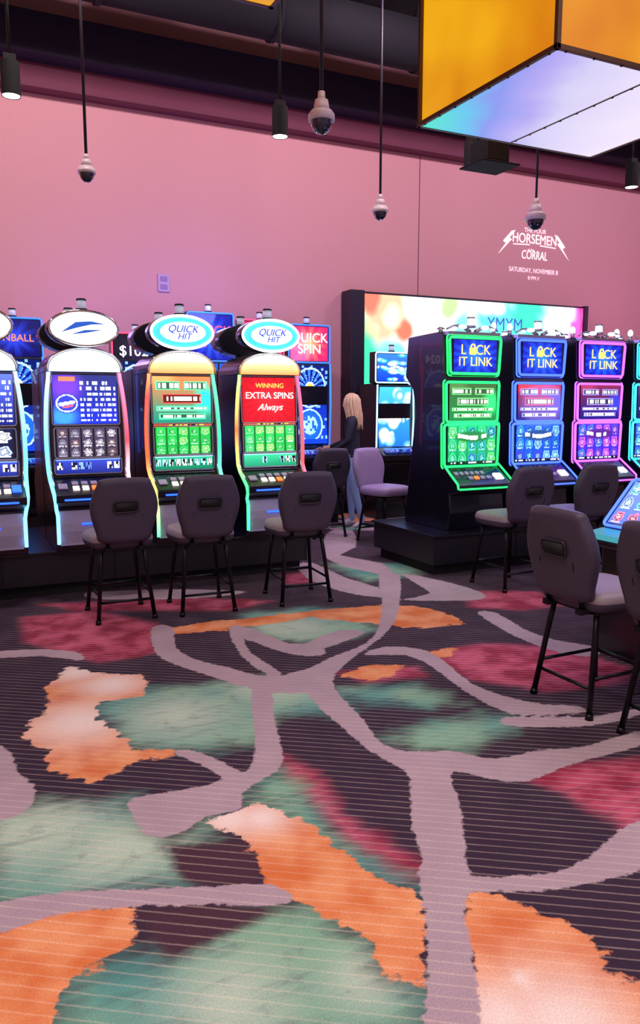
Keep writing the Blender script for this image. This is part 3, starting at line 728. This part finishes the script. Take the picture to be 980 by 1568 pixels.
# ------------------------------------------------------------------ LED video wall
e = empty('led_video_wall', (.10, 0, 0))
q = MB(); q.box(5.2, 9.62, 9.98, 10.17, 0, 3.15, 0); q.box(5.2, 5.42, 9.88, 9.98, 0, 3.15, 0); q.box(9.55, 9.62, 9.9, 9.98, .9, 3.15, 0); q.box(5.42, 9.55, 9.9, 9.98, .85, .95, 0)
q.obj('housing', [mat('video_wall_housing', (34, 28, 48), .5)], e, .006)
screen(e, 'led_panel', 4.13, 2.17, (7.485, 9.955, 2.03), p_led, 260, m=M_LED)
text(e, 'led_text', 'YMYM', .28, (7.95, 9.94, 2.78), glow('led_text_blue', (60, 80, 170), 1.2), sx=.9)

# ------------------------------------------------------------------ low terminal at right (electronic table game)
e = empty('electronic_table_game', (3.72, 3.0, 0), math.radians(-90))
q = MB()
q.prism([(.08, 0), (.08, .68), (-.10, .72), (-.12, .76), (-.06, .78), (.08, .80), (.36, 1.1), (.42, 1.1), (.9, 1.1), (.9, 0)], -.66, .75, 'x')
q.obj('cabinet', [M_BLACK], e, .01)
q = MB()
q.prism([(-.115, .765), (-.065, .786), (.075, .806), (.075, .80), (-.06, .778)], -.66, .75, 'x', 0)
q.obj('lit_armrest', [mat('armrest_teal', (60, 120, 120), .35, emit=(40, 190, 170), es=.35)], e)
for i, k in enumerate((-.36, .36)):
    screen(e, 'player_display', .56, .34, (k, .21, .965), p_reels((90, 110, 230), [(160, 190, 255), (240, 120, 160), (120, 230, 255)], 5, 3, i+4, (50, 50, 160)), 60, tilt=math.radians(43))
    q = MB(); q.tube([(k+a, .205+z*math.sin(math.radians(43)), .965+z*math.cos(math.radians(43))) for (a, z) in rrect(.6, .38, .03, 3)], .01, 0, 8, closed=True)
    q.obj('display_neon', [NB], e)

# ------------------------------------------------------------------ hanging light boxes
def ambermat():
    m, N, L, b = nm('amber_panel')
    tc = N.new('ShaderNodeTexCoord'); n = N.new('ShaderNodeTexNoise'); n.inputs['Scale'].default_value = .9; L.new(tc.outputs['Object'], n.inputs['Vector'])
    cr = N.new('ShaderNodeValToRGB'); cr.color_ramp.elements[0].color = lin((205, 112, 8))+(1,); cr.color_ramp.elements[1].color = lin((245, 175, 25))+(1,)
    cr.color_ramp.elements[0].position = .35; cr.color_ramp.elements[1].position = .68
    L.new(n.outputs['Fac'], cr.inputs['Fac']); L.new(cr.outputs['Color'], b.inputs['Emission Color']); b.inputs['Emission Strength'].default_value = .9
    b.inputs['Base Color'].default_value = lin((120, 70, 10))+(1,); b.inputs['Roughness'].default_value = .6
    return m
def bottommat():
    m, N, L, b = nm('rgb_diffuser_panel')
    tc = N.new('ShaderNodeTexCoord'); sp = N.new('ShaderNodeSeparateXYZ'); L.new(tc.outputs['Object'], sp.inputs[0])
    n = N.new('ShaderNodeTexNoise'); n.inputs['Scale'].default_value = 1.5; L.new(tc.outputs['Object'], n.inputs['Vector'])
    def mth(op, a, c):
        x = N.new('ShaderNodeMath'); x.operation = op
        for i, k in enumerate((a, c)):
            if isinstance(k, (int, float)): x.inputs[i].default_value = k
            else: L.new(k, x.inputs[i])
        return x.outputs[0]
    v = mth('ADD', mth('MULTIPLY', sp.outputs['X'], .46), mth('MULTIPLY', mth('SUBTRACT', 1.75, sp.outputs['Y']), .26))
    v = mth('ADD', v, mth('MULTIPLY', mth('SUBTRACT', n.outputs['Fac'], .5), .25))
    cr = N.new('ShaderNodeValToRGB'); els = cr.color_ramp.elements
    st = [(.06, (50, 220, 190)), (.2, (80, 190, 228)), (.32, (125, 140, 230)), (.46, (172, 160, 234)), (.6, (208, 203, 238)), (1, (238, 228, 246))]
    while len(els) < len(st): els.new(.5)
    for e_, (p, c) in zip(els, st): e_.position = p; e_.color = lin(c)+(1,)
    L.new(v, cr.inputs['Fac']); L.new(cr.outputs['Color'], b.inputs['Emission Color']); b.inputs['Emission Strength'].default_value = .97
    b.inputs['Base Color'].default_value = (.15, .15, .2, 1); return m
M_AMB = ambermat(); M_BOT = bottommat(); M_FR = mat('lightbox_frame', (84, 52, 30), .5, .3)
def lightbox(x, y, w_, d_, z, h, dm):
    e = empty('hanging_light_box', (x, y, z)); q = MB(); t = .03
    q.box(t, w_-t, t, d_-t, .02, h-.02, 0)
    q.obj('amber_sides', [M_AMB], e)
    q = MB(); q.box(t, w_-t, t, d_-t, .004, .016, 0); q.obj('diffuser', [dm], e)
    q = MB()
    for (a, c) in ((0, 0), (w_-t*1.2, 0), (0, d_-t*1.2), (w_-t*1.2, d_-t*1.2)): q.box(a, a+t*1.2, c, c+t*1.2, 0, h)
    for zz in (0, h-t):
        q.box(0, w_, 0, t, zz, zz+t*1.2); q.box(0, w_, d_-t, d_, zz, zz+t*1.2); q.box(0, t, 0, d_, zz, zz+t*1.2); q.box(w_-t, w_, 0, d_, zz, zz+t*1.2)
    q.box(w_/2-.008, w_/2+.008, 0, d_, -.002, .006)
    for i in range(9): q.cyl((w_/2, .1+i*(d_-.2)/8, -.006), (w_/2, .1+i*(d_-.2)/8, 0), .014)
    for i in range(8):
        q.cyl((.1+i*(w_-.2)/7, .02, -.005), (.1+i*(w_-.2)/7, .02, 0), .012); q.cyl((.02, .1+i*(d_-.2)/7, -.005), (.02, .1+i*(d_-.2)/7, 0), .012)
    q.obj('frame', [M_FR], e, .003)
    q = MB()
    for (a, c) in ((.2, .2), (w_-.2, .2), (.2, d_-.2), (w_-.2, d_-.2)): q.cyl((a, c, h-.02), (a, c, 6.3-z), .012)
    q.obj('suspension_rods', [M_ROD], e)
lightbox(3.98, 4.46, 2.04, 1.75, 4.0, 1.6, M_BOT)
lightbox(-.01, 3.08, 2.04, 1.75, 4.0, 1.6, M_AMB)

# ------------------------------------------------------------------ ceiling devices
def domecam(x, y, z, r, top=6.298):
    e = empty('dome_security_camera', (x, y, z)); q = MB()
    q.ell((0, 0, 0), (r*.82, r*.82, r*.95), 1, 24, 8, -1, 0)
    q.cyl((0, 0, 0), (0, 0, r*.45), r, r, 0, 28); q.cyl((0, 0, r*.45), (0, 0, r*.75), r, r*.78, 0, 28)
    q.cyl((0, 0, r*.75), (0, 0, r*1.5), r*.62, r*.5, 0, 24); q.cyl((0, 0, r*1.5), (0, 0, r*2.1), r*.3, r*.26, 0, 16)
    q.obj('housing', [M_DOMEW, M_DOMEG], e)
    q = MB(); q.cyl((0, 0, r*2.0), (0, 0, top-z), .013, .013, 0, 10); q.cyl((0, 0, top-z-.04), (0, 0, top-z), .06, .07); q.obj('drop_pole', [M_ROD], e)
domecam(1.286, 7.16, 3.52, .075); domecam(4.29, 7.37, 3.55, .085); domecam(6.08, 7.05, 3.58, .11); domecam(2.42, 4.94, 3.44, .088)
M_FIX = mat('fixture_black', (5, 5, 7), .85)
def spotfix(x, y, z):
    e = empty('pendant_spotlight', (x, y, z)); q = MB()
    q.cyl((0, 0, -.14), (0, 0, .13), .078, .078, 0, 24, caps=False); q.cyl((0, 0, .10), (0, 0, .13), .078, .05, 0, 24)
    q.cyl((0, 0, -.136), (0, 0, -.13), .07, .07, 1, 24); q.cyl((0, 0, .13), (0, 0, 6.298-z), .014); q.box(-.05, .05, -.03, .03, .13, .19, 0)
    q.obj('housing', [M_FIX, M_WHITE_E], e)
    l = bpy.data.lights.new('spot', 'SPOT'); l.energy = 120; l.color = (1, .85, .8); l.spot_size = math.radians(75); l.spot_blend = .6; l.shadow_soft_size = .07
    o = bpy.data.objects.new('lamp', l); o.location = (0, 0, -.15); sc.collection.objects.link(o); o.parent = e
for (x, y) in ((.74, 7.43), (3.17, 7.38), (5.45, 7.4), (7.66, 7.2)): spotfix(x, y, 4.28)
e = empty('ceiling_projector', (5.32, 6.9, 4.02)); q = MB()
q.box(-.24, .24, -.2, .2, -.02, .0, 0); q.box(-.14, .14, -.14, .16, .02, .24, 0); q.cyl((0, .14, .12), (0, .2, .12), .05, .05, 0); q.cyl((0, 0, .24), (0, 0, 2.278), .02); q.box(-.02, .02, -.02, .02, 0, .03)
q.obj('body', [M_FIX], e, .008)

# ------------------------------------------------------------------ projected event logo on the wall
e = empty('projected_event_logo', (8.80, WY-.004, 3.92)); e.scale = (.95, 1, .95)  # projector light on the wall, imitated by glowing text and shapes
M_PROJ = glow('projected_white', (255, 240, 245), 1.05); M_PROJ2 = glow('projected_dim', (240, 215, 228), .9)
text(e, 'line_1', 'THE FOUR', .10, (0, 0, .40), M_PROJ2); text(e, 'line_2', 'HORSEMEN', .22, (0, 0, .26), M_PROJ, sx=.85)
text(e, 'line_3', 'at the', .06, (-.08, 0, .09), M_PROJ2); text(e, 'line_4', 'CORRAL', .20, (0, 0, -.0), M_PROJ, sx=.72, shear=.1)
text(e, 'line_5', 'SATURDAY, NOVEMBER 8', .105, (0, 0, -.25), M_PROJ2, sx=.88); text(e, 'line_6', '8 PM //', .085, (0, 0, -.37), M_PROJ2)
q = MB()
for s_ in (-1, 1):
    q.add([(s_*.42, 0, .38), (s_*.54, 0, .25), (s_*.49, 0, .23), (s_*.77, 0, -.03), (s_*.61, 0, .16), (s_*.67, 0, .19), (s_*.50, 0, .36)], [(0, 1, 2, 3, 4, 5, 6) if s_ < 0 else (6, 5, 4, 3, 2, 1, 0)], 0)
    q.add([(s_*.1, 0, .165), (s_*.46, 0, .15), (s_*.46, 0, .165), (s_*.12, 0, .18)], [(0, 1, 2, 3)], 0)
q.obj('lightning_bolts', [M_PROJ], e)

# ------------------------------------------------------------------ woman at the wall machines
M_SKIN = mat('skin', (214, 160, 140), .5, 0, .02, 80, var=.05); M_TOP = mat('black_top', (34, 34, 48), .8, 0, .2, 90)
M_JEANS = mat('light_denim', (125, 150, 195), .8, 0, .3, 120); M_SHOE = mat('white_sneaker', (205, 200, 215), .5)
M_HAIR = mat('blonde_hair', (222, 188, 146), .45, 0, .3, 50, var=.25)
pe = empty('woman_standing', (4.70, 8.68, 0), math.radians(52))
def skin_mesh(name, pts, edges, radii, root=0, sub=2):
    me = bpy.data.meshes.new(name+'_skel'); me.from_pydata(pts, edges, []); o = bpy.data.objects.new(name+'_skel', me); sc.collection.objects.link(o)
    md = o.modifiers.new('skin', 'SKIN'); md.use_smooth_shade = True; md.branch_smoothing = .3
    for i, r in enumerate(radii): me.skin_vertices[0].data[i].radius = r if isinstance(r, tuple) else (r, r)
    for i in range(len(pts)): me.skin_vertices[0].data[i].use_root = (i == root)
    sb = o.modifiers.new('sub', 'SUBSURF'); sb.levels = sub; sb.render_levels = sub
    dg = bpy.context.evaluated_depsgraph_get(); dg.update()
    out = bpy.data.meshes.new_from_object(o.evaluated_get(dg)); out.name = name
    bpy.data.objects.remove(o)
    for p in out.polygons: p.use_smooth = True
    return out
pts = [(0,0,.95),(0,.01,1.09),(0,.02,1.27),(0,0,1.40),(0,.015,1.49),
 (.085,0,.88),(.095,.05,.49),(.1,.03,.1),(.11,.16,.035),
 (-.085,-.01,.88),(-.1,-.04,.49),(-.11,-.14,.1),(-.13,-.02,.035),
 (.16,-.01,1.365),(.215,.08,1.12),(.13,.35,1.02),(.115,.42,1.01),
 (-.16,-.01,1.365),(-.22,.03,1.11),(-.13,.24,1.0),(-.11,.31,1.0)]
ed = [(0,1),(1,2),(2,3),(3,4),(0,5),(5,6),(6,7),(7,8),(0,9),(9,10),(10,11),(11,12),(3,13),(13,14),(14,15),(15,16),(3,17),(17,18),(18,19),(19,20)]
rd = [(.135,.115),(.112,.095),(.135,.11),(.075,.07),.048,.088,.056,.04,.034,.088,.056,.04,.034,.055,.042,.027,(.032,.02),.055,.042,.027,(.032,.02)]
body = skin_mesh('body', pts, ed, rd)
lab = {0:1,1:0,2:0,3:0,4:2,5:1,6:1,7:1,8:3,9:1,10:1,11:1,12:3,13:0,14:0,15:2,16:2,17:0,18:0,19:2,20:2}
for m_ in (M_TOP, M_JEANS, M_SKIN, M_SHOE): body.materials.append(m_)
segs = [(Vector(pts[a]), Vector(pts[b_]), a, b_) for a, b_ in ed]
for p in body.polygons:
    c = p.center; best = (9, 0)
    for a, b_, ia, ib in segs:
        t = max(0, min(1, (c-a).dot(b_-a)/(b_-a).length_squared)); d = (a+(b_-a)*t-c).length
        if d < best[0]:
            la, lb = lab[ia], lab[ib]; thr = .5
            if (ia, ib) in ((14,15),(18,19)): thr = .9
            if (ia, ib) == (3, 4): thr = .35
            if (ia, ib) in ((7,8),(11,12)): thr = .0
            best = (d, la if t < thr else lb)
    p.material_index = best[1]
    if best[1] == 0 and c.z < .93 and abs(c.x) < .15: p.material_index = 1
    if best[1] == 1 and c.z > .93: p.material_index = 0
bo = bpy.data.objects.new('body', body); sc.collection.objects.link(bo); bo.parent = pe
def hand(px_, py_, pz_, s_):
    for i, (off, ln) in enumerate(((-.024, .058), (-.008, .068), (.008, .064), (.023, .05))):
        pp = [(px_+off*.8, py_+.01, pz_), (px_+off, py_+.035, pz_+.004), (px_+off*1.1, py_+.035+ln*.5, pz_-.004), (px_+off*1.1, py_+.035+ln*.85, pz_-.022), (px_+off*1.1, py_+.035+ln, pz_-.036)]
        me_ = skin_mesh('finger_%d' % i, pp, [(0,1),(1,2),(2,3),(3,4)], [.008, .0085, .0078, .007, .006], 0, 1); me_.materials.append(M_SKIN)
        o = bpy.data.objects.new('finger', me_); sc.collection.objects.link(o); o.parent = pe
    pp = [(px_+s_*.012, py_-.02, pz_-.003), (px_+s_*.034, py_+.0, pz_-.01), (px_+s_*.046, py_+.022, pz_-.018), (px_+s_*.044, py_+.045, pz_-.026)]
    me_ = skin_mesh('thumb', pp, [(0,1),(1,2),(2,3)], [.01, .0095, .0085, .007], 0, 1); me_.materials.append(M_SKIN)
    o = bpy.data.objects.new('thumb', me_); sc.collection.objects.link(o); o.parent = pe
hand(.115, .42, 1.01, -1); hand(-.11, .31, 1.0, 1)
def hf(x, y, z):
    k = 1-.28*max(0, -z-.1)**1.2
    x2 = x*k; y2 = y*(k if y < 0 else 1-.12*max(0, -z))
    if y > 0: y2 = y2*(1-.10*abs(x))+.0
    if y > .6 and abs(x) < .28 and -.35 < z < .12: y2 += .20*(1-abs(x)/.28)*(1-abs(z+.18)/.35 if abs(z+.18) < .35 else 0)
    if y > .5 and .25 > abs(z-.08) and .25 < abs(x) < .6: y2 -= .05
    return (x2, y2, z)
q = MB(); hc = (0, .035, 1.575)
q.ell(hc, (.073, .092, .112), 0, 40, 28, fn=hf)
for s_ in (-1, 1):
    q.ell((s_*.028, hc[1]+.078, hc[2]+.008), (.012, .009, .007), 1, 12, 8); q.ell((s_*.028, hc[1]+.0855, hc[2]+.008), (.0055, .003, .0055), 2, 10, 6)
    q.ell((s_*.073, hc[1]-.005, hc[2]-.005), (.008, .018, .03), 0, 12, 8); q.ell((s_*.028, hc[1]+.083, hc[2]+.024), (.016, .004, .003), 4, 10, 6)
q.ell((0, hc[1]+.083, hc[2]-.052), (.022, .007, .007), 3, 12, 8)
q.obj('head', [M_SKIN, mat('eye_white', (235, 230, 230), .2), mat('iris', (60, 80, 110), .2), mat('lips', (180, 90, 95), .4), mat('eyebrow', (130, 95, 70), .7)], pe)
q = MB(); vs = []; nu = 40; nv = 16
for i in range(nv+1):
    for j in range(nu+1):
        az = math.radians(-90)+math.radians(150)*(2*j/nu-1)
        front = max(0, math.sin(az)); el = math.radians(90-(i/nv)*(125-70*front)); rp = 1+.025*math.sin(j*1.9)
        vs.append((.086*math.cos(el)*math.cos(az)*rp, hc[1]-.006+.106*math.cos(el)*math.sin(az)*rp, hc[2]+.012+.120*math.sin(el)))
q.add(vs, [(i*(nu+1)+j, i*(nu+1)+j+1, (i+1)*(nu+1)+j+1, (i+1)*(nu+1)+j) for i in range(nv) for j in range(nu)], 0, True)
rnd = random.Random(3)
for k in range(150):
    a = math.radians(-90+rnd.uniform(-135, 135)); dr = rnd.uniform(-.01, .008); ln = rnd.uniform(.85, 1.05)
    ca, sa = math.cos(a), math.sin(a); ph = rnd.uniform(0, 6.28); path = []
    for i in range(11):
        t = i/10
        if t < .3:
            el = math.radians(78-t/.3*88); x = (.088+dr)*math.cos(el)*ca; y = hc[1]-.006+(.108+dr)*math.cos(el)*sa; z = hc[2]+.012+(.122+dr*.3)*math.sin(el)
        else:
            u = (t-.3)/.7*ln; x = (.087+dr)*ca*(1+.18*u-.35*u*u); y = hc[1]-.006+(.107+dr)*sa*(1-.15*u)-.055*u; z = hc[2]-.01-.30*u
            x += .006*math.sin(u*9+ph); y += .004*math.cos(u*8+ph)
        path.append((x, y, z))
    q.tube(path, [.003, .008, .010, .011, .012, .012, .012, .011, .009, .006, .002], 0, 5)
q.obj('hair', [M_HAIR], pe)

# ------------------------------------------------------------------ lights
def area(name, loc, size, e, col, rot=(0, 0, 0), sy=None):
    l = bpy.data.lights.new(name, 'AREA'); l.energy = e; l.color = col; l.size = size
    if sy: l.shape = 'RECTANGLE'; l.size_y = sy
    o = bpy.data.objects.new(name, l); o.location = loc; o.rotation_euler = rot; sc.collection.objects.link(o)
area('overhead_fill_light', (1.0, 2.2, 6.0), 2.5, 195, (1, .87, .84))  # overhead lamps added out of view as general fill, no panels modelled
area('overhead_fill_light', (5.2, 1.0, 6.0), 2.5, 150, (.95, .82, .97))
area('overhead_fill_light', (-1.5, -1.0, 6.0), 2.5, 210, (1, .85, .80))
for (x, en, c) in ((-2.2, 78, (1, .84, .82)), (1.2, 82, (1, .82, .84)), (4.6, 76, (.98, .77, .90)), (8.0, 66, (.95, .74, .93)), (11.0, 50, (.94, .70, .92))):
    area('wall_fill_light', (x, 6.6, 5.9), .5, en, c, (math.radians(60), 0, 0), .3)  # added fill lamps without fixtures, brightening the back wall
def pt(name, loc, e, col, r=.25):
    l = bpy.data.lights.new(name, 'POINT'); l.energy = e; l.color = col; l.shadow_soft_size = r
    o = bpy.data.objects.new(name, l); o.location = loc; sc.collection.objects.link(o)
pt('machine_glow_blue', (3.1, 9.0, 2.75), 38, (.25, .25, 1)); pt('machine_glow_blue', (1.5, 9.2, 2.6), 18, (.4, .3, 1))
pt('machine_glow_violet', (4.9, 8.0, 2.4), 24, (.45, .35, 1)); pt('machine_glow_green', (4.2, 5.5, 1.5), 4, (.3, 1, .5), .15)
pt('machine_glow_violet', (6.4, 5.2, 1.6), 22, (.45, .3, 1)); pt('machine_glow_violet', (3.5, 3.6, 1.3), 9, (.4, .35, 1), .15)
pt('machine_glow_pink', (10.5, 8.8, 3.0), 20, (.8, .3, .8))
w_ = bpy.data.worlds.new('world'); sc.world = w_; w_.use_nodes = True
bg = w_.node_tree.nodes['Background']; bg.inputs[0].default_value = (.58, .46, .60, 1); bg.inputs[1].default_value = .62

# ------------------------------------------------------------------ camera
cam = bpy.data.cameras.new('camera'); cam.sensor_fit = 'VERTICAL'; cam.sensor_height = 36; cam.lens = 36*1200/1568
co = bpy.data.objects.new('camera', cam); co.location = (0, 0, 1.6); co.rotation_euler = (math.radians(82), 0, math.radians(-26))
sc.collection.objects.link(co); sc.camera = co
